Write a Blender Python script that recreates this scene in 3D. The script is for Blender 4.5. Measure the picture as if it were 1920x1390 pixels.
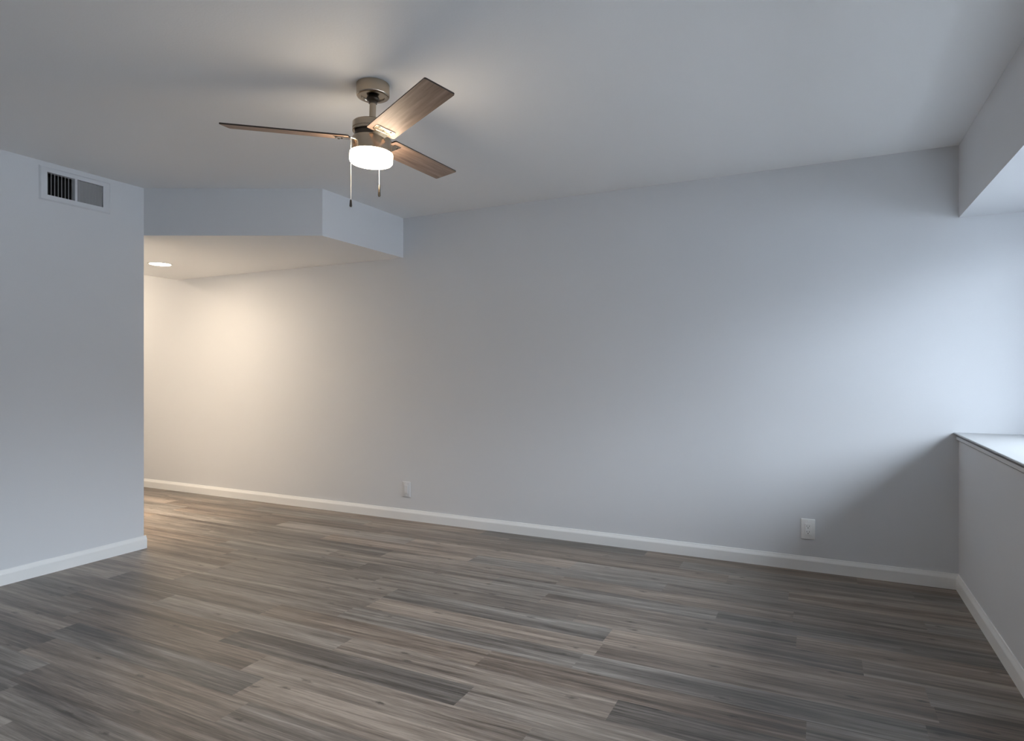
import bpy, bmesh, math, random
from mathutils import Vector, Matrix

for _o in list(bpy.data.objects):
    bpy.data.objects.remove(_o, do_unlink=True)
C = bpy.context.scene.collection
scene = bpy.context.scene

# ------------------------------------------------------------------ camera, sky, exposure
H_CAM = 1.1948
YAW = 0.4571
cam_d = bpy.data.cameras.new('camera')
cam = bpy.data.objects.new('camera', cam_d)
C.objects.link(cam)
cam_d.sensor_fit = 'HORIZONTAL'
cam_d.sensor_width = 36.0
cam_d.lens = 1176.08 / 1920.0 * 36.0
cam_d.shift_y = (697.72 - 695.0) / 1920.0
cam_d.clip_start = 0.02
cam.location = (0.0, 0.0, H_CAM)
cam.rotation_euler = (math.pi / 2, 0.0, YAW)
scene.camera = cam

SKY_TINT = (0.83, 0.91, 1.03)
SKY_RAMP = ((0.0, 0.30), (0.10, 0.44), (0.28, 1.75), (0.45, 2.60), (0.65, 2.8), (1.0, 2.8))     # brightness against sine of elevation
SKY_STRENGTH = 11.2
FAN_LIGHT = 40.0
CAN_LIGHT = 47.0
CAN_LIGHT_ADDED = 240.0
CAN_BEAM = 22.0
WARM = (1.0, 0.825, 0.62)

world = bpy.data.worlds.new('overcast_sky')
scene.world = world
world.use_nodes = True
wn = world.node_tree.nodes
wl = world.node_tree.links
wn.clear()
w_out = wn.new('ShaderNodeOutputWorld')
w_bg = wn.new('ShaderNodeBackground')
w_tc = wn.new('ShaderNodeTexCoord')
w_sep = wn.new('ShaderNodeSeparateXYZ')
w_rmp = wn.new('ShaderNodeValToRGB')
wl.new(w_tc.outputs['Generated'], w_sep.inputs[0])
wl.new(w_sep.outputs['Z'], w_rmp.inputs[0])
for _i, (_p, _v) in enumerate(SKY_RAMP):
    _e = w_rmp.color_ramp.elements[0 if _i == 0 else 1] if _i in (0, len(SKY_RAMP) - 1) else w_rmp.color_ramp.elements.new(_p)
    if _i == len(SKY_RAMP) - 1:
        _e = w_rmp.color_ramp.elements[-1]
    _e.position = _p
    _e.color = (*[c * _v / 3.0 for c in SKY_TINT], 1)
wl.new(w_rmp.outputs[0], w_bg.inputs[0])
w_bg.inputs[1].default_value = SKY_STRENGTH * 3.0
wl.new(w_bg.outputs[0], w_out.inputs[0])

vs = scene.view_settings
scene.display_settings.display_device = 'sRGB'
vs.view_transform = 'Standard'
vs.look = 'None'
vs.gamma = 1.0
vs.use_curve_mapping = False
vs.exposure = 0.18
scene.cycles.max_bounces = 12
scene.cycles.diffuse_bounces = 8
scene.cycles.caustics_reflective = False
scene.cycles.caustics_refractive = False

# ------------------------------------------------------------------ room dimensions (metres)
XR, YB, XL, YA = 0.681, 4.1715, -4.1136, 2.712     # right, back, left wall planes, end of left wall
ZC, ZH, ZS, ZW = 2.44, 2.1197, 2.0418, 0.862       # ceiling, hall ceiling, bay soffit, window ledge
BX, BY = -3.0338, 3.253                            # bend of the header over the hall
EX = -5.784                                        # far end of the lowered hall ceiling
BAY, Y_BAY0, Y_REAR = 0.62, -0.7, -3.0             # bay depth, where the bay starts, rear wall
X_END = -7.8
SKY_BLOCK = 0.80                                        # depth of the unseen slab added to block high sky
ADDED_PIER = 0.22                                        # unseen return by the back wall, added to dim the recess
DARK_STRIP = 3.5                                          # width of the dark strip added to cut ground bounce
SIDE_BLOCK = 4.3                                         # length of the unseen slab added to block side daylight

# daylight portal in the plane of the window (samples the sky, gives no light itself)
pd = bpy.data.lights.new('window_portal', 'AREA')
pd.shape = 'RECTANGLE'
pd.size = YB - Y_BAY0
pd.size_y = ZS - ZW
pd.cycles.is_portal = True
po = bpy.data.objects.new('window_portal', pd)
C.objects.link(po)
po.location = (XR + BAY + 0.10, (YB + Y_BAY0) / 2, (ZS + ZW) / 2)
po.rotation_euler = (math.pi / 2, 0, math.pi / 2)


# ------------------------------------------------------------------ helpers
def tag(o, label=None, cat=None, group=None, kind=None):
    if label:
        o['label'] = label
    if cat:
        o['category'] = cat
    if group:
        o['group'] = group
    if kind:
        o['kind'] = kind
    return o


def obj(name, bm, mat, parent=None, smooth=None, loc=None):
    bmesh.ops.recalc_face_normals(bm, faces=bm.faces)
    me = bpy.data.meshes.new(name)
    bm.to_mesh(me)
    bm.free()
    o = bpy.data.objects.new(name, me)
    C.objects.link(o)
    if mat:
        me.materials.append(mat)
    if parent:
        o.parent = parent
    if loc:
        o.location = loc
    if smooth is not None:
        for p in me.polygons:
            p.use_smooth = True
        try:
            me.set_sharp_from_angle(angle=math.radians(smooth))
        except Exception:
            pass
    return o


def empty(name, loc, label, cat, group=None):
    o = bpy.data.objects.new(name, None)
    o.empty_display_size = 0.05
    o.location = loc
    C.objects.link(o)
    return tag(o, label, cat, group)


def box(bm, x0, x1, y0, y1, z0, z1, bevel=0.0, seg=2):
    vs_ = [bm.verts.new((x, y, z)) for z in (z0, z1) for y in (y0, y1) for x in (x0, x1)]
    fs = []
    for idx in ((0, 2, 3, 1), (4, 5, 7, 6), (0, 1, 5, 4), (2, 6, 7, 3), (0, 4, 6, 2), (1, 3, 7, 5)):
        fs.append(bm.faces.new([vs_[i] for i in idx]))
    if bevel:
        es = set()
        for f in fs:
            es.update(f.edges)
        bmesh.ops.bevel(bm, geom=list(es), offset=bevel, segments=seg, profile=0.5, affect='EDGES')
    return bm


def prism(bm, poly, z0, z1):
    a = [bm.verts.new((x, y, z0)) for x, y in poly]
    b = [bm.verts.new((x, y, z1)) for x, y in poly]
    bm.faces.new(list(reversed(a)))
    bm.faces.new(b)
    n = len(poly)
    for i in range(n):
        bm.faces.new((a[i], a[(i + 1) % n], b[(i + 1) % n], b[i]))
    return bm


def sweep(bm, prof, p0, p1, up=(0, 0, 1), out=(0, 1, 0)):
    """prof: (distance out of the wall, height) loop, run from p0 to p1."""
    out, up = Vector(out), Vector(up)
    p0, p1 = Vector(p0), Vector(p1)
    a = [bm.verts.new(p0 + out * d + up * h) for d, h in prof]
    b = [bm.verts.new(p1 + out * d + up * h) for d, h in prof]
    n = len(prof)
    for i in range(n):
        bm.faces.new((a[i], a[(i + 1) % n], b[(i + 1) % n], b[i]))
    bm.faces.new(a)
    bm.faces.new(list(reversed(b)))
    return bm


def lathe(bm, prof, seg=64, mat=None):
    """prof: (radius, z) from top to bottom; radius 0 closes with a pole."""
    rings = []
    for r, z in prof:
        if r <= 1e-6:
            rings.append([bm.verts.new((0, 0, z))])
        else:
            rings.append([bm.verts.new((r * math.cos(2 * math.pi * k / seg), r * math.sin(2 * math.pi * k / seg), z))
                          for k in range(seg)])
    for a, b in zip(rings, rings[1:]):
        for k in range(seg):
            k2 = (k + 1) % seg
            if len(a) == 1 and len(b) == 1:
                continue
            if len(a) == 1:
                bm.faces.new((a[0], b[k2], b[k]))
            elif len(b) == 1:
                bm.faces.new((a[k], a[k2], b[0]))
            else:
                bm.faces.new((a[k], a[k2], b[k2], b[k]))
    if mat is not None:
        bmesh.ops.transform(bm, matrix=mat, verts=bm.verts)
    return bm


# ------------------------------------------------------------------ materials
def new_mat(name):
    m = bpy.data.materials.new(name)
    m.use_nodes = True
    nt = m.node_tree
    nt.nodes.clear()
    out = nt.nodes.new('ShaderNodeOutputMaterial')
    b = nt.nodes.new('ShaderNodeBsdfPrincipled')
    nt.links.new(b.outputs[0], out.inputs[0])
    return m, nt, b


def node(nt, kind, **kw):
    n = nt.nodes.new(kind)
    for k, v in kw.items():
        setattr(n, k, v)
    return n


def math_n(nt, op, a, b=None, c=None):
    n = nt.nodes.new('ShaderNodeMath')
    n.operation = op
    for i, v in enumerate((a, b, c)):
        if v is None:
            continue
        if isinstance(v, (int, float)):
            n.inputs[i].default_value = v
        else:
            nt.links.new(v, n.inputs[i])
    return n.outputs[0]


def paint(name, col, rough=0.6, bump=0.25, scale=170.0, dist=0.0012):
    m, nt, b = new_mat(name)
    geo = node(nt, 'ShaderNodeNewGeometry')
    n1 = node(nt, 'ShaderNodeTexNoise')
    n1.inputs['Scale'].default_value = scale
    n1.inputs['Detail'].default_value = 3.0
    n1.inputs['Roughness'].default_value = 0.55
    nt.links.new(geo.outputs['Position'], n1.inputs['Vector'])
    n2 = node(nt, 'ShaderNodeTexNoise')
    n2.inputs['Scale'].default_value = 1.3
    n2.inputs['Detail'].default_value = 2.0
    nt.links.new(geo.outputs['Position'], n2.inputs['Vector'])
    mix = node(nt, 'ShaderNodeMix', data_type='RGBA')
    nt.links.new(n2.outputs[0], mix.inputs[0])
    mix.inputs[6].default_value = (*[c * 0.985 for c in col], 1)
    mix.inputs[7].default_value = (*[min(1, c * 1.015) for c in col], 1)
    nt.links.new(mix.outputs[2], b.inputs['Base Color'])
    b.inputs['Roughness'].default_value = rough
    b.inputs['Specular IOR Level'].default_value = 0.3
    if bump:
        bp = node(nt, 'ShaderNodeBump')
        bp.inputs['Strength'].default_value = bump
        bp.inputs['Distance'].default_value = dist
        nt.links.new(n1.outputs[0], bp.inputs['Height'])
        nt.links.new(bp.outputs[0], b.inputs['Normal'])
    return m


def metal(name, col, rough, streak=(1, 1, 60), aniso=0.0):
    m, nt, b = new_mat(name)
    tc = node(nt, 'ShaderNodeTexCoord')
    mp = node(nt, 'ShaderNodeMapping')
    mp.inputs['Scale'].default_value = streak
    nt.links.new(tc.outputs['Object'], mp.inputs[0])
    ns = node(nt, 'ShaderNodeTexNoise')
    ns.inputs['Scale'].default_value = 18.0
    ns.inputs['Detail'].default_value = 2.0
    nt.links.new(mp.outputs[0], ns.inputs['Vector'])
    r = math_n(nt, 'MULTIPLY_ADD', ns.outputs[0], 0.05, rough - 0.025)
    nt.links.new(r, b.inputs['Roughness'])
    b.inputs['Base Color'].default_value = (*col, 1)
    b.inputs['Metallic'].default_value = 1.0
    return m


def plastic(name, col, rough=0.4):
    m, nt, b = new_mat(name)
    geo = node(nt, 'ShaderNodeNewGeometry')
    ns = node(nt, 'ShaderNodeTexNoise')
    ns.inputs['Scale'].default_value = 40.0
    nt.links.new(geo.outputs['Position'], ns.inputs['Vector'])
    r = math_n(nt, 'MULTIPLY_ADD', ns.outputs[0], 0.06, rough - 0.03)
    nt.links.new(r, b.inputs['Roughness'])
    b.inputs['Base Color'].default_value = (*col, 1)
    return m


def emitter(name, col, strength):
    m, nt, b = new_mat(name)
    b.inputs['Base Color'].default_value = (0.85, 0.85, 0.83, 1)
    b.inputs['Roughness'].default_value = 0.35
    b.inputs['Emission Color'].default_value = (*col, 1)
    b.inputs['Emission Strength'].default_value = strength
    return m


def wood(name, dark, light, rough=0.42):
    """fan blade veneer: grain runs along local X"""
    m, nt, b = new_mat(name)
    tc = node(nt, 'ShaderNodeTexCoord')
    mp = node(nt, 'ShaderNodeMapping')
    mp.inputs['Scale'].default_value = (2.2, 34.0, 34.0)
    nt.links.new(tc.outputs['Object'], mp.inputs[0])
    n1 = node(nt, 'ShaderNodeTexNoise')
    n1.inputs['Scale'].default_value = 1.6
    n1.inputs['Detail'].default_value = 6.0
    n1.inputs['Roughness'].default_value = 0.6
    nt.links.new(mp.outputs[0], n1.inputs['Vector'])
    rp = node(nt, 'ShaderNodeValToRGB')
    rp.color_ramp.elements[0].position = 0.3
    rp.color_ramp.elements[0].color = (*dark, 1)
    rp.color_ramp.elements[1].position = 0.72
    rp.color_ramp.elements[1].color = (*light, 1)
    nt.links.new(n1.outputs[0], rp.inputs[0])
    nt.links.new(rp.outputs[0], b.inputs['Base Color'])
    b.inputs['Roughness'].default_value = rough
    return m


def floor_material():
    m, nt, b = new_mat('grey_brown_vinyl_planks')
    L = nt.links
    geo = node(nt, 'ShaderNodeNewGeometry')
    sep = node(nt, 'ShaderNodeSeparateXYZ')
    L.new(geo.outputs['Position'], sep.inputs[0])
    at = node(nt, 'ShaderNodeAttribute', attribute_name='plank')
    sa = node(nt, 'ShaderNodeSeparateColor')
    L.new(at.outputs['Color'], sa.inputs[0])
    tone, hue, seed = sa.outputs[0], sa.outputs[1], sa.outputs[2]
    off = math_n(nt, 'MULTIPLY', seed, 57.0)

    def stretched(sx, sy, scale, detail, rough, dist=0.0):
        cb = node(nt, 'ShaderNodeCombineXYZ')
        L.new(math_n(nt, 'MULTIPLY', sep.outputs['X'], sx), cb.inputs[0])
        L.new(math_n(nt, 'MULTIPLY', sep.outputs['Y'], sy), cb.inputs[1])
        L.new(off, cb.inputs[2])
        n = node(nt, 'ShaderNodeTexNoise')
        n.inputs['Scale'].default_value = scale
        n.inputs['Detail'].default_value = detail
        n.inputs['Roughness'].default_value = rough
        n.inputs['Distortion'].default_value = dist
        L.new(cb.outputs[0], n.inputs['Vector'])
        return n.outputs[0]
    broad = stretched(0.9, 16.0, 1.0, 2.0, 0.5, 0.4)      # wide cloudy streaks
    mid = stretched(2.2, 60.0, 1.0, 4.0, 0.6, 0.6)        # grain bands
    fine = stretched(9.0, 420.0, 1.0, 3.0, 0.7)           # pores
    v = math_n(nt, 'MULTIPLY_ADD', broad, 1.35, -0.675)
    v = math_n(nt, 'ADD', v, math_n(nt, 'MULTIPLY_ADD', mid, 1.55, -0.775))
    v = math_n(nt, 'ADD', v, math_n(nt, 'MULTIPLY_ADD', fine, 1.15, -0.575))
    v = math_n(nt, 'ADD', v, math_n(nt, 'MULTIPLY_ADD', tone, 0.62, 0.17))
    rp = node(nt, 'ShaderNodeValToRGB')
    cr = rp.color_ramp
    cr.elements[0].position = 0.0
    cr.elements[0].color = (0.058, 0.047, 0.040, 1)
    cr.elements[1].position = 1.0
    cr.elements[1].color = (0.350, 0.311, 0.275, 1)
    e = cr.elements.new(0.35)
    e.color = (0.138, 0.117, 0.100, 1)
    e = cr.elements.new(0.65)
    e.color = (0.221, 0.192, 0.167, 1)
    L.new(v, rp.inputs[0])
    # plank hue: greyer or browner
    mx = node(nt, 'ShaderNodeMix', data_type='RGBA', blend_type='MULTIPLY')
    mx.inputs[0].default_value = 1.0
    hr = node(nt, 'ShaderNodeValToRGB')
    hr.color_ramp.elements[0].color = (1.09, 0.98, 0.89, 1)
    hr.color_ramp.elements[1].color = (0.96, 0.99, 1.01, 1)
    L.new(hue, hr.inputs[0])
    L.new(rp.outputs[0], mx.inputs[6])
    L.new(hr.outputs[0], mx.inputs[7])
    # knots: sparse small dark eyes drawn out along the plank
    cb = node(nt, 'ShaderNodeCombineXYZ')
    L.new(math_n(nt, 'MULTIPLY_ADD', sep.outputs['X'], 2.6, off), cb.inputs[0])
    L.new(math_n(nt, 'MULTIPLY', sep.outputs['Y'], 7.5), cb.inputs[1])
    vo = node(nt, 'ShaderNodeTexVoronoi', feature='F1', voronoi_dimensions='2D')
    vo.inputs['Scale'].default_value = 1.0
    L.new(cb.outputs[0], vo.inputs['Vector'])
    wob = math_n(nt, 'MULTIPLY_ADD', stretched(45, 110, 1.0, 2, 0.6), 0.16, -0.08)
    kd = math_n(nt, 'ADD', vo.outputs['Distance'], wob)
    kr = node(nt, 'ShaderNodeMapRange')
    kr.inputs['From Min'].default_value = 0.01
    kr.inputs['From Max'].default_value = 0.085
    kr.inputs['To Min'].default_value = 1.0
    kr.inputs['To Max'].default_value = 0.0
    L.new(kd, kr.inputs[0])
    sc = node(nt, 'ShaderNodeSeparateColor')
    L.new(vo.outputs['Color'], sc.inputs[0])
    some = math_n(nt, 'GREATER_THAN', sc.outputs[0], 0.5)
    kf = math_n(nt, 'MULTIPLY', math_n(nt, 'MULTIPLY', kr.outputs[0], some), 0.78)
    mk = node(nt, 'ShaderNodeMix', data_type='RGBA')
    L.new(kf, mk.inputs[0])
    L.new(mx.outputs[2], mk.inputs[6])
    mk.inputs[7].default_value = (0.045, 0.036, 0.03, 1)
    L.new(mk.outputs[2], b.inputs['Base Color'])
    L.new(math_n(nt, 'MULTIPLY_ADD', mid, 0.14, 0.29), b.inputs['Roughness'])
    b.inputs['Specular IOR Level'].default_value = 0.5
    bp = node(nt, 'ShaderNodeBump')
    bp.inputs['Strength'].default_value = 0.12
    bp.inputs['Distance'].default_value = 0.0008
    L.new(math_n(nt, 'ADD', mid, fine), bp.inputs['Height'])
    L.new(bp.outputs[0], b.inputs['Normal'])
    return m


def glass_material():
    m = bpy.data.materials.new('window_glass')
    m.use_nodes = True
    nt = m.node_tree
    nt.nodes.clear()
    out = nt.nodes.new('ShaderNodeOutputMaterial')
    tr = nt.nodes.new('ShaderNodeBsdfTransparent')
    tr.inputs[0].default_value = (0.94, 0.96, 0.96, 1)
    gl = nt.nodes.new('ShaderNodeBsdfGlossy')
    gl.inputs['Roughness'].default_value = 0.02
    lw = nt.nodes.new('ShaderNodeLayerWeight')
    lw.inputs[0].default_value = 0.5
    fr = math_n(nt, 'MULTIPLY_ADD', math_n(nt, 'POWER', lw.outputs['Facing'], 5.0), 0.96, 0.04)
    mx = nt.nodes.new('ShaderNodeMixShader')
    nt.links.new(fr, mx.inputs[0])
    nt.links.new(tr.outputs[0], mx.inputs[1])
    nt.links.new(gl.outputs[0], mx.inputs[2])
    nt.links.new(mx.outputs[0], out.inputs[0])
    return m


M_WALL = paint('pale_grey_wall_paint', (0.68, 0.69, 0.71))
M_CEIL = paint('white_ceiling_paint', (0.88, 0.88, 0.88), bump=0.3, scale=120)
M_TRIM = paint('white_trim_gloss', (0.83, 0.83, 0.82), rough=0.35, bump=0.0)
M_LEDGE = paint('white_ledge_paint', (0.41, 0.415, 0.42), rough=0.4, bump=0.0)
M_FLOOR = floor_material()
M_NICKEL = metal('brushed_nickel', (0.47, 0.395, 0.31), 0.25)
M_CHAIN = metal('bright_chain', (0.78, 0.76, 0.72), 0.3)
M_DARKMET = metal('dark_bronze', (0.10, 0.085, 0.07), 0.35)
M_BLADE = wood('greyed_walnut_veneer', (0.18, 0.115, 0.085), (0.42, 0.295, 0.225), 0.6)
M_EDGE = wood('blade_edge_dark', (0.025, 0.017, 0.013), (0.05, 0.035, 0.026))
M_LENS = emitter('lit_opal_glass', WARM, FAN_LIGHT)
M_CAN = emitter('lit_downlight_lens', WARM, CAN_LIGHT)
M_CAN_ADDED = emitter('lit_added_downlight_lens', WARM, CAN_LIGHT_ADDED)
M_PLATE = plastic('white_plastic', (0.86, 0.86, 0.85))
M_SLOT = plastic('dark_slot', (0.03, 0.03, 0.03), 0.6)
M_SLAT = paint('shade_grey_enamel', (0.46, 0.46, 0.465), rough=0.45, bump=0.0)  # slat colour greyed to stand in for the shade between slats
M_VENT = paint('white_enamel', (0.66, 0.675, 0.70), rough=0.4, bump=0.0)
M_DUCT = plastic('dark_duct', (0.012, 0.012, 0.013), 0.8)
M_GLASS = glass_material()
M_DARK_STRIP = paint('added_dark_ground', (0.045, 0.042, 0.04), bump=0.5, scale=40)
M_BLOCKER = paint('grey_light_blocker', (0.18, 0.185, 0.20), bump=0.3, scale=60)
M_GROUND = paint('outdoor_paving', (0.200, 0.206, 0.214), bump=0.3, scale=20)


# ------------------------------------------------------------------ the setting
def build_floor():
    rnd = random.Random(11)
    W, Lp = 0.150, 1.22
    bm = bmesh.new()
    lay = bm.loops.layers.float_color.new('plank')
    y = YB
    row = 0
    while y > Y_REAR:
        y0, y1 = max(Y_REAR, y - W), y
        x = X_END - rnd.random() * Lp
        while x < XR:
            xa, xb = max(x, X_END), min(x + Lp, XR)
            if xb - xa > 0.002:
                tone = min(1, max(0, rnd.gauss(0.5, 0.16)))
                colr = (tone, rnd.random(), rnd.random(), 1)
                vv = [bm.verts.new(p) for p in ((xa, y0, 0), (xb, y0, 0), (xb, y1, 0), (xa, y1, 0))]
                f = bm.faces.new(vv)
                for lp in f.loops:
                    lp[lay] = colr
            x += Lp
        y -= W
        row += 1
    o = obj('floor', bm, M_FLOOR)
    return tag(o, 'grey brown wood-look plank floor running across the empty room', 'floor', kind='structure')


build_floor()

bm = bmesh.new()
box(bm, X_END - 0.1, XR, Y_REAR - 0.1, YB + 0.1, ZC, ZC + 0.12)
tag(obj('ceiling', bm, M_CEIL), 'flat white textured ceiling over the whole room', 'ceiling', kind='structure')

bm = bmesh.new()
prism(bm, [(XL, YA), (BX, BY), (BX, YB), (EX, YB), (EX, YA)], ZH, ZC)
o = obj('ceiling_hall', bm, M_WALL)
o.data.materials.append(M_CEIL)
for p in o.data.polygons:
    if p.normal.z < -0.5:
        p.material_index = 1
tag(o, 'lowered hallway ceiling with angled header beside the left wall', 'ceiling', kind='structure')

bm = bmesh.new()
box(bm, X_END - 0.1, XR + BAY + 0.085, YB, YB + 0.12, 0, ZC)
tag(obj('wall_back', bm, M_WALL), 'long pale grey back wall holding two outlets', 'wall', kind='structure')

# left wall: a solid mass whose front has a rectangular duct opening behind the vent
VY0, VY1, VZ0, VZ1 = 2.116, 2.439, 2.245, 2.380
bm = bmesh.new()
D = 0.09
box(bm, X_END, XL - D, Y_REAR, YA, 0, ZC)
box(bm, XL - D, XL, Y_REAR, VY0, 0, ZC)
box(bm, XL - D, XL, VY1, YA, 0, ZC)
box(bm, XL - D, XL, VY0, VY1, 0, VZ0)
box(bm, XL - D, XL, VY0, VY1, VZ1, ZC)
tag(obj('wall_left', bm, M_WALL), 'pale grey left wall with an air vent near the ceiling', 'wall', kind='structure')

# right wall: low wall under the ledge, header above the bay, solid stretch behind the camera
bm = bmesh.new()
box(bm, XR, XR + 0.12, Y_BAY0, YB, 0, ZW - 0.046)
box(bm, XR + 0.012, XR + 0.12, Y_BAY0, YB, ZW - 0.046, ZW - 0.010)
box(bm, XR + 0.12, XR + BAY + 0.2, Y_BAY0, YB, ZW - 0.30, ZW - 0.012)
box(bm, XR, XR + BAY + 0.2, Y_BAY0, YB, ZS, ZC + 0.12)
box(bm, XR, XR + BAY + 0.2, Y_REAR, Y_BAY0, 0, ZC + 0.12)
box(bm, XR + BAY, XR + BAY + 0.085, YB - ADDED_PIER, YB, ZW, ZS)  # added pier, keeps daylight off the recess wall
tag(obj('wall_right', bm, M_WALL), 'right wall with deep window bay over a low wall', 'wall', kind='structure')

bm = bmesh.new()
box(bm, X_END - 0.1, XR + BAY + 0.2, Y_REAR - 0.12, Y_REAR, 0, ZC)
tag(obj('wall_rear', bm, M_WALL), 'pale grey wall closing the room behind the viewpoint', 'wall', kind='structure')

bm = bmesh.new()
box(bm, X_END - 0.12, X_END, YA, YB, 0, ZC)
tag(obj('wall_hall', bm, M_WALL), 'pale wall closing the far end of the hallway', 'wall', kind='structure')

# baseboards: square foot, sloping cap
BB = [(0, 0), (0.014, 0), (0.014, 0.060), (0.0125, 0.065), (0.007, 0.078), (0.005, 0.085), (0, 0.085)]


def baseboard(name, runs, label):
    b_ = bmesh.new()
    for p0, p1, out in runs:
        sweep(b_, BB, p0, p1, out=out)
    return tag(obj(name, b_, M_TRIM), label, 'baseboard', kind='structure')


baseboard('baseboard_back', [((X_END, YB, 0), (XR, YB, 0), (0, -1, 0))], 'white baseboard along the foot of the back wall')
baseboard('baseboard_right', [((XR, Y_REAR, 0), (XR, YB - 0.014, 0), (-1, 0, 0))], 'white baseboard under the window ledge on the right')
baseboard('baseboard_left', [((XL, Y_REAR, 0), (XL, YA + 0.014, 0), (1, 0, 0)),
                             ((X_END, YA, 0), (XL, YA, 0), (0, 1, 0))],
          'white baseboard under the vent wall on the left')

# window ledge: rounded nosing board, shadow gap, apron strip
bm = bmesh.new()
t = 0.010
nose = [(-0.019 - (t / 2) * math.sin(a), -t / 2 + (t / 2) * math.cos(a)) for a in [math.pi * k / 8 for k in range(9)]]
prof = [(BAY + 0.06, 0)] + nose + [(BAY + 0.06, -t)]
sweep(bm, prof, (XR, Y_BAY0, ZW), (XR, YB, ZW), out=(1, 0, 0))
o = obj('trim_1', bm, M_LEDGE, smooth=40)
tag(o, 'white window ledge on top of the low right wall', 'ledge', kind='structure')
bm = bmesh.new()
box(bm, XR - 0.012, XR + 0.012, Y_BAY0, YB, ZW - t - 0.029, ZW - t - 0.011, 0.003)
tag(obj('trim_2', bm, M_WALL), 'narrow apron strip under the window ledge', 'trim', kind='structure')

# window in the outer face of the bay
win = bpy.data.objects.new('window_1', None)
win.location = (XR + BAY + 0.02, 0, 0)
C.objects.link(win)
tag(win, 'white framed window filling the bay in the right wall', 'window', kind='structure')
bm = bmesh.new()
fw = 0.045
n_p = 4
ya, yb = Y_BAY0, YB - ADDED_PIER
box(bm, 0, 0.06, ya, yb, ZW, ZW + fw, 0.004)
box(bm, 0, 0.06, ya, yb, ZS - fw, ZS, 0.004)
for k in range(n_p + 1):
    yc = ya + (yb - ya) * k / n_p
    y0 = min(max(yc - fw / 2, ya), yb - fw)
    box(bm, 0, 0.06, y0, y0 + fw, ZW + fw, ZS - fw, 0.004)
obj('window_frame', bm, M_TRIM, win)
for k in range(n_p):
    bm = bmesh.new()
    box(bm, 0.027, 0.033, ya + (yb - ya) * k / n_p + fw / 2, ya + (yb - ya) * (k + 1) / n_p - fw / 2, ZW + fw, ZS - fw)
    obj('window_pane', bm, M_GLASS, win)

bm = bmesh.new()
box(bm, XR + BAY + 0.2, 40, -40, 40, -0.35, -0.30)
tag(obj('added_dark_strip', box(bmesh.new(), XR + BAY + 0.2, XR + BAY + 0.2 + DARK_STRIP, Y_BAY0 - 0.05, YB + 4.0, -0.30, -0.22), M_DARK_STRIP),
    'unseen dark ground strip added outside the window to cut upward light', 'ground', kind='structure')  # added to darken the ground close to the window
tag(obj('exterior_ground', bm, M_GROUND), 'paved ground outside the window', 'ground', kind='structure')


bm = bmesh.new()
box(bm, XR + BAY + 0.3, XR + BAY + 0.3 + SIDE_BLOCK, Y_BAY0 - 0.35, Y_BAY0 - 0.05, -0.30, 6.0)  # unseen, added to keep side daylight off the back wall
tag(obj('added_side_blocker', bm, M_BLOCKER), 'unseen grey slab added beside the window to block side daylight', 'wall', kind='structure')


bm = bmesh.new()
box(bm, XR + BAY + 0.2, XR + BAY + 0.2 + SKY_BLOCK, Y_BAY0 - 0.05, YB + 3.0, 2.46, 2.62)  # unseen, added to shut out steep skylight
tag(obj('added_sky_blocker', bm, M_BLOCKER), 'unseen slab added outside above the window to block high sky', 'light blocker', kind='structure')


# ------------------------------------------------------------------ ceiling fan
FX, FY, FZ = -1.7400, 2.1730, 2.2040            # where the canopy meets the ceiling; height of the blade plane
R_TIP = 0.6207
PHI = 3.68264
fan = empty('ceiling_fan', (FX, FY, ZC), 'three-bladed brushed nickel ceiling fan with a lit round lamp', 'ceiling fan')
axis = Vector((-0.0376, 0.0025, -1.0)).normalized()     # the rod hangs slightly out of plumb
BALL = Vector((0, 0, 2.38 - ZC))
hub = BALL + axis * (2.38 - FZ)
zax = -axis
e1 = (Vector((1, 0, 0)) - zax * zax.x).normalized()
e2 = zax.cross(e1)
T = Matrix.Translation(hub) @ Matrix((e1, e2, zax)).transposed().to_4x4()


def fan_part(name, bm, mat, smooth=35, extra=None, parent=fan):
    o_ = obj(name, bm, mat, parent, smooth)
    o_.matrix_local = T @ extra if extra is not None else T
    return o_


def arc(cx, cz, r, a0, a1, n):
    return [(cx + r * math.cos(math.radians(a0 + (a1 - a0) * k / n)), cz + r * math.sin(math.radians(a0 + (a1 - a0) * k / n)))
            for k in range(n + 1)]


bm = bmesh.new()
lathe(bm, [(0, 0), (0.069, 0), (0.0705, -0.002), (0.0705, -0.046)] + arc(0.0625, -0.047, 0.008, 0, -90, 5)
      + [(0.050, -0.055), (0.048, -0.050), (0.024, -0.049), (0, -0.049)])
obj('canopy', bm, M_NICKEL, fan, 35)

bm = bmesh.new()
lathe(bm, [(0, 0.190), (0.016, 0.188), (0.026, 0.180), (0.028, 0.173), (0.024, 0.165), (0.0185, 0.162), (0.0185, 0.154), (0.0, 0.154)], 40)
fan_part('rod_collar', bm, M_DARKMET)
bm = bmesh.new()
lathe(bm, [(0, 0.168), (0.0140, 0.168), (0.0140, 0.090), (0.019, 0.085), (0.019, 0.066), (0, 0.066)], 40)
fan_part('downrod', bm, M_NICKEL)

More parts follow.
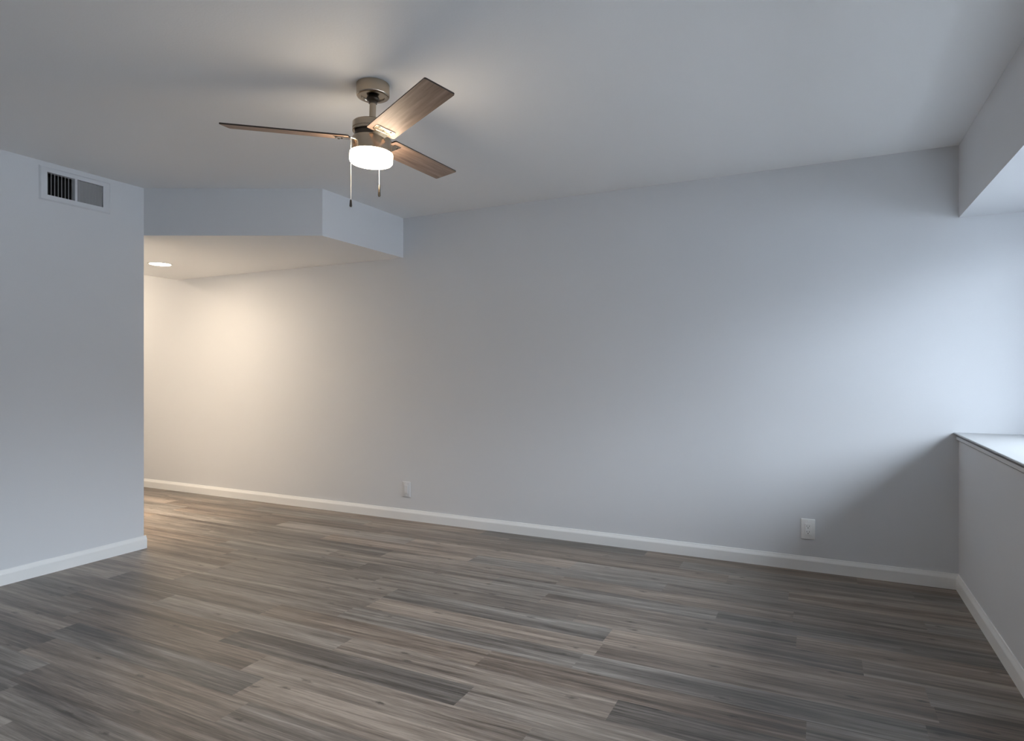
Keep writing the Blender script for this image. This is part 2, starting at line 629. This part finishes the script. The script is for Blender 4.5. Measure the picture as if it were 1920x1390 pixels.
MR = 0.0835
bm = bmesh.new()
lathe(bm, [(0, 0.072), (0.030, 0.072), (0.056, 0.0705)] + arc(MR - 0.008, 0.0625, 0.008, 90, 0, 5)
      + [(MR, 0.041), (MR - 0.0015, 0.0395), (MR, 0.038), (MR, 0.029), (MR - 0.0015, 0.027), (0.074, 0.027), (0, 0.027)])
fan_part('motor_housing', bm, M_NICKEL)
bm = bmesh.new()
lathe(bm, [(0, 0.027), (0.073, 0.027), (0.073, 0.004), (0, 0.004)])
fan_part('flywheel', bm, M_DARKMET)
bm = bmesh.new()
lathe(bm, [(0, 0.004), (MR - 0.005, 0.004), (MR - 0.001, 0.002), (MR, -0.002), (MR, -0.056), (MR - 0.0015, -0.058), (0, -0.058)])
fan_part('light_housing', bm, M_NICKEL)
bm = bmesh.new()
lathe(bm, [(0, -0.058), (0.083, -0.058)] + arc(0.0868, -0.0635, 0.005, 80, 0, 4) + [(0.0918, -0.092)]
      + arc(0.0788, -0.093, 0.013, 0, -80, 8) + [(0.045, -0.1075), (0, -0.108)])
fan_part('lamp_shade', bm, M_LENS, 60)

PITCH = math.radians(-11.5)
CONE = math.radians(-1.9)        # the blades rise a little towards their tips
R0, BW, BT = 0.092, 0.124, 0.006
for k in range(3):
    a = PHI + k * 2 * math.pi / 3
    RotA = Matrix.Rotation(a, 4, 'Z') @ Matrix.Rotation(CONE, 4, 'Y') @ Matrix.Rotation(PITCH, 4, 'X')
    bm = bmesh.new()
    box(bm, R0, R_TIP, -BW / 2, BW / 2, -BT / 2, BT / 2)
    ve = [e for e in bm.edges if abs(e.verts[0].co.z - e.verts[1].co.z) > 1e-4]
    bmesh.ops.bevel(bm, geom=ve, offset=0.007, segments=3, profile=0.5, affect='EDGES')
    bl = obj('blade', bm, M_BLADE, fan)
    bl.data.materials.append(M_EDGE)
    for p in bl.data.polygons:
        if abs(p.normal.z) < 0.5:
            p.material_index = 1
    bl.matrix_local = T @ RotA
    # bracket: tab out of the flywheel, plate under the blade root
    bm = bmesh.new()
    box(bm, 0.068, 0.118, -0.030, 0.030, -BT / 2 - 0.0042, -BT / 2 - 0.0002, 0.0015)
    box(bm, 0.112, 0.158, -0.042, 0.042, -BT / 2 - 0.0032, -BT / 2 - 0.0002, 0.0012)
    br = obj('blade_bracket', bm, M_NICKEL, bl)
    for yy, xx in ((-0.026, 0.146), (0.026, 0.146), (0.0, 0.128)):
        bm = bmesh.new()
        lathe(bm, [(0, -BT / 2 - 0.003), (0.0052, -BT / 2 - 0.003), (0.0048, -BT / 2 - 0.0058), (0, -BT / 2 - 0.0066)], 16,
              Matrix.Translation((xx, yy, 0)))
        obj('screw', bm, M_DARKMET, bl)

# pull chains: beaded chain with a small bob, hanging plumb from the light housing
CH1X, CH1Y = -1.7765, 2.0725
CH2X, CH2Y = -1.7680, 2.2510
for (cx, cy, z_top, z_bob, z_end) in ((CH1X, CH1Y, 2.185, 1.921, 1.890), (CH2X, CH2Y, 2.185, 2.030, 1.977)):
    bm = bmesh.new()
    zz = z_top
    while zz > z_bob:
        bmesh.ops.create_uvsphere(bm, u_segments=8, v_segments=6, radius=0.0016,
                                  matrix=Matrix.Translation((cx - FX, cy - FY, zz - ZC)))
        zz -= 0.0042
    bmesh.ops.create_cone(bm, cap_ends=True, segments=8, radius1=0.0010, radius2=0.0010, depth=z_top - z_bob,
                          matrix=Matrix.Translation((cx - FX, cy - FY, (z_top + z_bob) / 2 - ZC)))
    # outlet nipple on the housing
    d = Vector((FX + hub.x - cx, FY + hub.y - cy, 0)).normalized()
    for s in range(9):
        bmesh.ops.create_uvsphere(bm, u_segments=8, v_segments=6, radius=0.0034,
                                  matrix=Matrix.Translation((cx - FX + d.x * 0.003 * s, cy - FY + d.y * 0.003 * s, z_top - ZC)))
    ch = obj('pull_chain', bm, M_CHAIN, fan, 60)
    bm = bmesh.new()
    hgt = z_bob - z_end
    lathe(bm, [(0, hgt), (0.0030, hgt), (0.0042, hgt - 0.004), (0.0050, hgt * 0.5), (0.0058, 0.006), (0.0045, 0.001), (0, 0)], 20,
          Matrix.Translation((cx - FX, cy - FY, z_end - ZC)))
    obj('pull_bob', bm, M_DARKMET, ch, 40)

# ------------------------------------------------------------------ air vent
vent = empty('air_vent', (XL, (VY0 + VY1) / 2, (VZ0 + VZ1) / 2), 'white air vent grille high on the left wall near ceiling', 'vent')
OY0, OY1, OZ0, OZ1 = 2.076, 2.487, 2.211, 2.411
cy_, cz_ = (VY0 + VY1) / 2, (VZ0 + VZ1) / 2


def vy(y):
    return y - cy_


def vz(z):
    return z - cz_


def ring(bm, x0, x1, oy0, oy1, oz0, oz1, iy0, iy1, iz0, iz1, slope=0.008):
    """picture-frame ring, outer edge chamfered back to the wall"""
    def loop(x, y0, y1, z0, z1):
        return [bm.verts.new((x, y, z)) for y, z in ((y0, z0), (y1, z0), (y1, z1), (y0, z1))]
    ls = [loop(x0, oy0, oy1, oz0, oz1), loop(x0 + 0.002, oy0, oy1, oz0, oz1),
          loop(x1, oy0 + slope, oy1 - slope, oz0 + slope, oz1 - slope),
          loop(x1, iy0, iy1, iz0, iz1), loop(x0, iy0, iy1, iz0, iz1)]
    for a_, b_ in zip(ls, ls[1:] + ls[:1]):
        for i in range(4):
            bm.faces.new((a_[i], a_[(i + 1) % 4], b_[(i + 1) % 4], b_[i]))


bm = bmesh.new()
ring(bm, 0.0003, 0.009, vy(OY0), vy(OY1), vz(OZ0), vz(OZ1), vy(VY0), vy(VY1), vz(VZ0), vz(VZ1))
box(bm, -0.018, 0.0085, vy(2.271), vy(2.284), vz(VZ0), vz(VZ1))
obj('vent_frame', bm, M_VENT, vent)
bm = bmesh.new()
box(bm, -0.085, -0.0835, vy(VY0), vy(VY1), vz(VZ0), vz(VZ1))
box(bm, -0.0835, -0.022, vy(VY0), vy(VY0) + 0.001, vz(VZ0), vz(VZ1))
box(bm, -0.0835, -0.022, vy(VY1) - 0.001, vy(VY1), vz(VZ0), vz(VZ1))
box(bm, -0.0835, -0.022, vy(VY0), vy(VY1), vz(VZ0), vz(VZ0) + 0.001)
box(bm, -0.0835, -0.022, vy(VY0), vy(VY1), vz(VZ1) - 0.001, vz(VZ1))
obj('duct', bm, M_DUCT, vent)


def louvers(y0, y1, n, ang):
    bm_ = bmesh.new()
    for k in range(n):
        yc = y0 + (y1 - y0) * (k + 0.5) / n
        b2 = bmesh.new()
        box(b2, -0.010, 0.010, -0.0009, 0.0009, vz(VZ0) + 0.0005, vz(VZ1) - 0.0005)
        bmesh.ops.transform(b2, matrix=Matrix.Translation((-0.006, vy(yc), 0)) @ Matrix.Rotation(ang, 4, 'Z'), verts=b2.verts)
        me_ = bpy.data.meshes.new('tmp')
        b2.to_mesh(me_)
        b2.free()
        bm_.from_mesh(me_)
        bpy.data.meshes.remove(me_)
    return obj('louver_bank', bm_, M_SLAT, vent)


louvers(VY0, 2.271, 8, math.radians(-33))
louvers(2.284, VY1, 8, math.radians(38))

# ------------------------------------------------------------------ downlights in the hall: one lit fixture, two added out of view
def downlight(x, y, z, label, mat):
    root = empty('recessed_light', (x, y, z), label, 'ceiling light')
    b_ = bmesh.new()
    lathe(b_, [(0.082, 0.0), (0.096, 0.0), (0.0955, -0.003), (0.086, -0.0055), (0.082, -0.0045), (0.082, 0.0)], 56)
    obj('trim_ring', b_, M_TRIM, root, 40)
    b_ = bmesh.new()
    lathe(b_, [(0, -0.0005), (0.082, -0.0005), (0.082, -0.0035), (0.06, -0.0045), (0, -0.005)], 56)
    obj('lens', b_, mat, root, 40)
    if mat is M_CAN:                     # extra beam under the lens, added to brighten the hall floor
        ld = bpy.data.lights.new('downlight_beam', 'AREA')
        ld.shape = 'DISK'
        ld.size = 0.15
        ld.spread = math.radians(72)
        ld.energy = CAN_BEAM
        ld.color = WARM
        lo = bpy.data.objects.new('downlight_beam', ld)
        C.objects.link(lo)
        lo.parent = root
        lo.location = (0, 0, -0.008)
        lo.rotation_euler = (math.radians(-16), math.radians(6), 0)     # turned off the wall


downlight(-5.070, 3.487, ZH, 'lit round recessed light in the lowered hallway ceiling', M_CAN)
downlight(-4.850, 3.030, ZH, 'unseen round light added to brighten the hall, behind the left wall corner', M_CAN_ADDED)  # added out of view to lift the hall wall
downlight(-6.750, 3.400, ZC, 'unseen round light added to brighten the far hallway, behind the left wall', M_CAN_ADDED)  # added out of view to fill the far end of the hall

# ------------------------------------------------------------------ outlets on the back wall
def outlet(name, x, z, label, blank):
    root = empty(name, (x, YB, z), label, 'outlet')
    w, hgt = 0.076, 0.122
    bm_ = bmesh.new()
    box(bm_, -w / 2, w / 2, -0.0065, -0.0002, -hgt / 2, hgt / 2, 0.0028, 3)
    obj('cover_plate', bm_, M_WALL if blank else M_PLATE, root, 40)
    bm_ = bmesh.new()
    box(bm_, -0.0168, 0.0168, -0.0092, -0.0060, -0.0335, 0.0335, 0.0012, 2)
    rec = obj('receptacle', bm_, M_WALL if blank else M_PLATE, root)
    bm_ = bmesh.new()
    for zz in (0.0165, -0.0165):
        box(bm_, -0.0076, -0.0054, -0.0096, -0.0088, zz - 0.002, zz + 0.0062)
        box(bm_, 0.0054, 0.0076, -0.0096, -0.0088, zz - 0.001, zz + 0.0052)
        bmesh.ops.create_cone(bm_, cap_ends=True, segments=12, radius1=0.0026, radius2=0.0026, depth=0.0008,
                              matrix=Matrix.Translation((0, -0.0092, zz - 0.0085)) @ Matrix.Rotation(math.pi / 2, 4, 'X'))
    obj('socket_slots', bm_, M_WALL if blank else M_SLOT, rec)
    for zz in (0.0485, -0.0485):
        bm_ = bmesh.new()
        lathe(bm_, [(0, 0.0016), (0.0022, 0.0012), (0.003, 0), (0, 0)], 14,
              Matrix.Translation((0, -0.0062, zz)) @ Matrix.Rotation(math.pi / 2, 4, 'X'))
        obj('screw', bm_, M_PLATE, root)
    return root


outlet('wall_outlet', -0.067, 0.250, 'white power outlet low on the wall near the window corner', False)
outlet('wall_outlet', -3.000, 0.248, 'outlet painted over in wall grey below the hallway header corner', True)
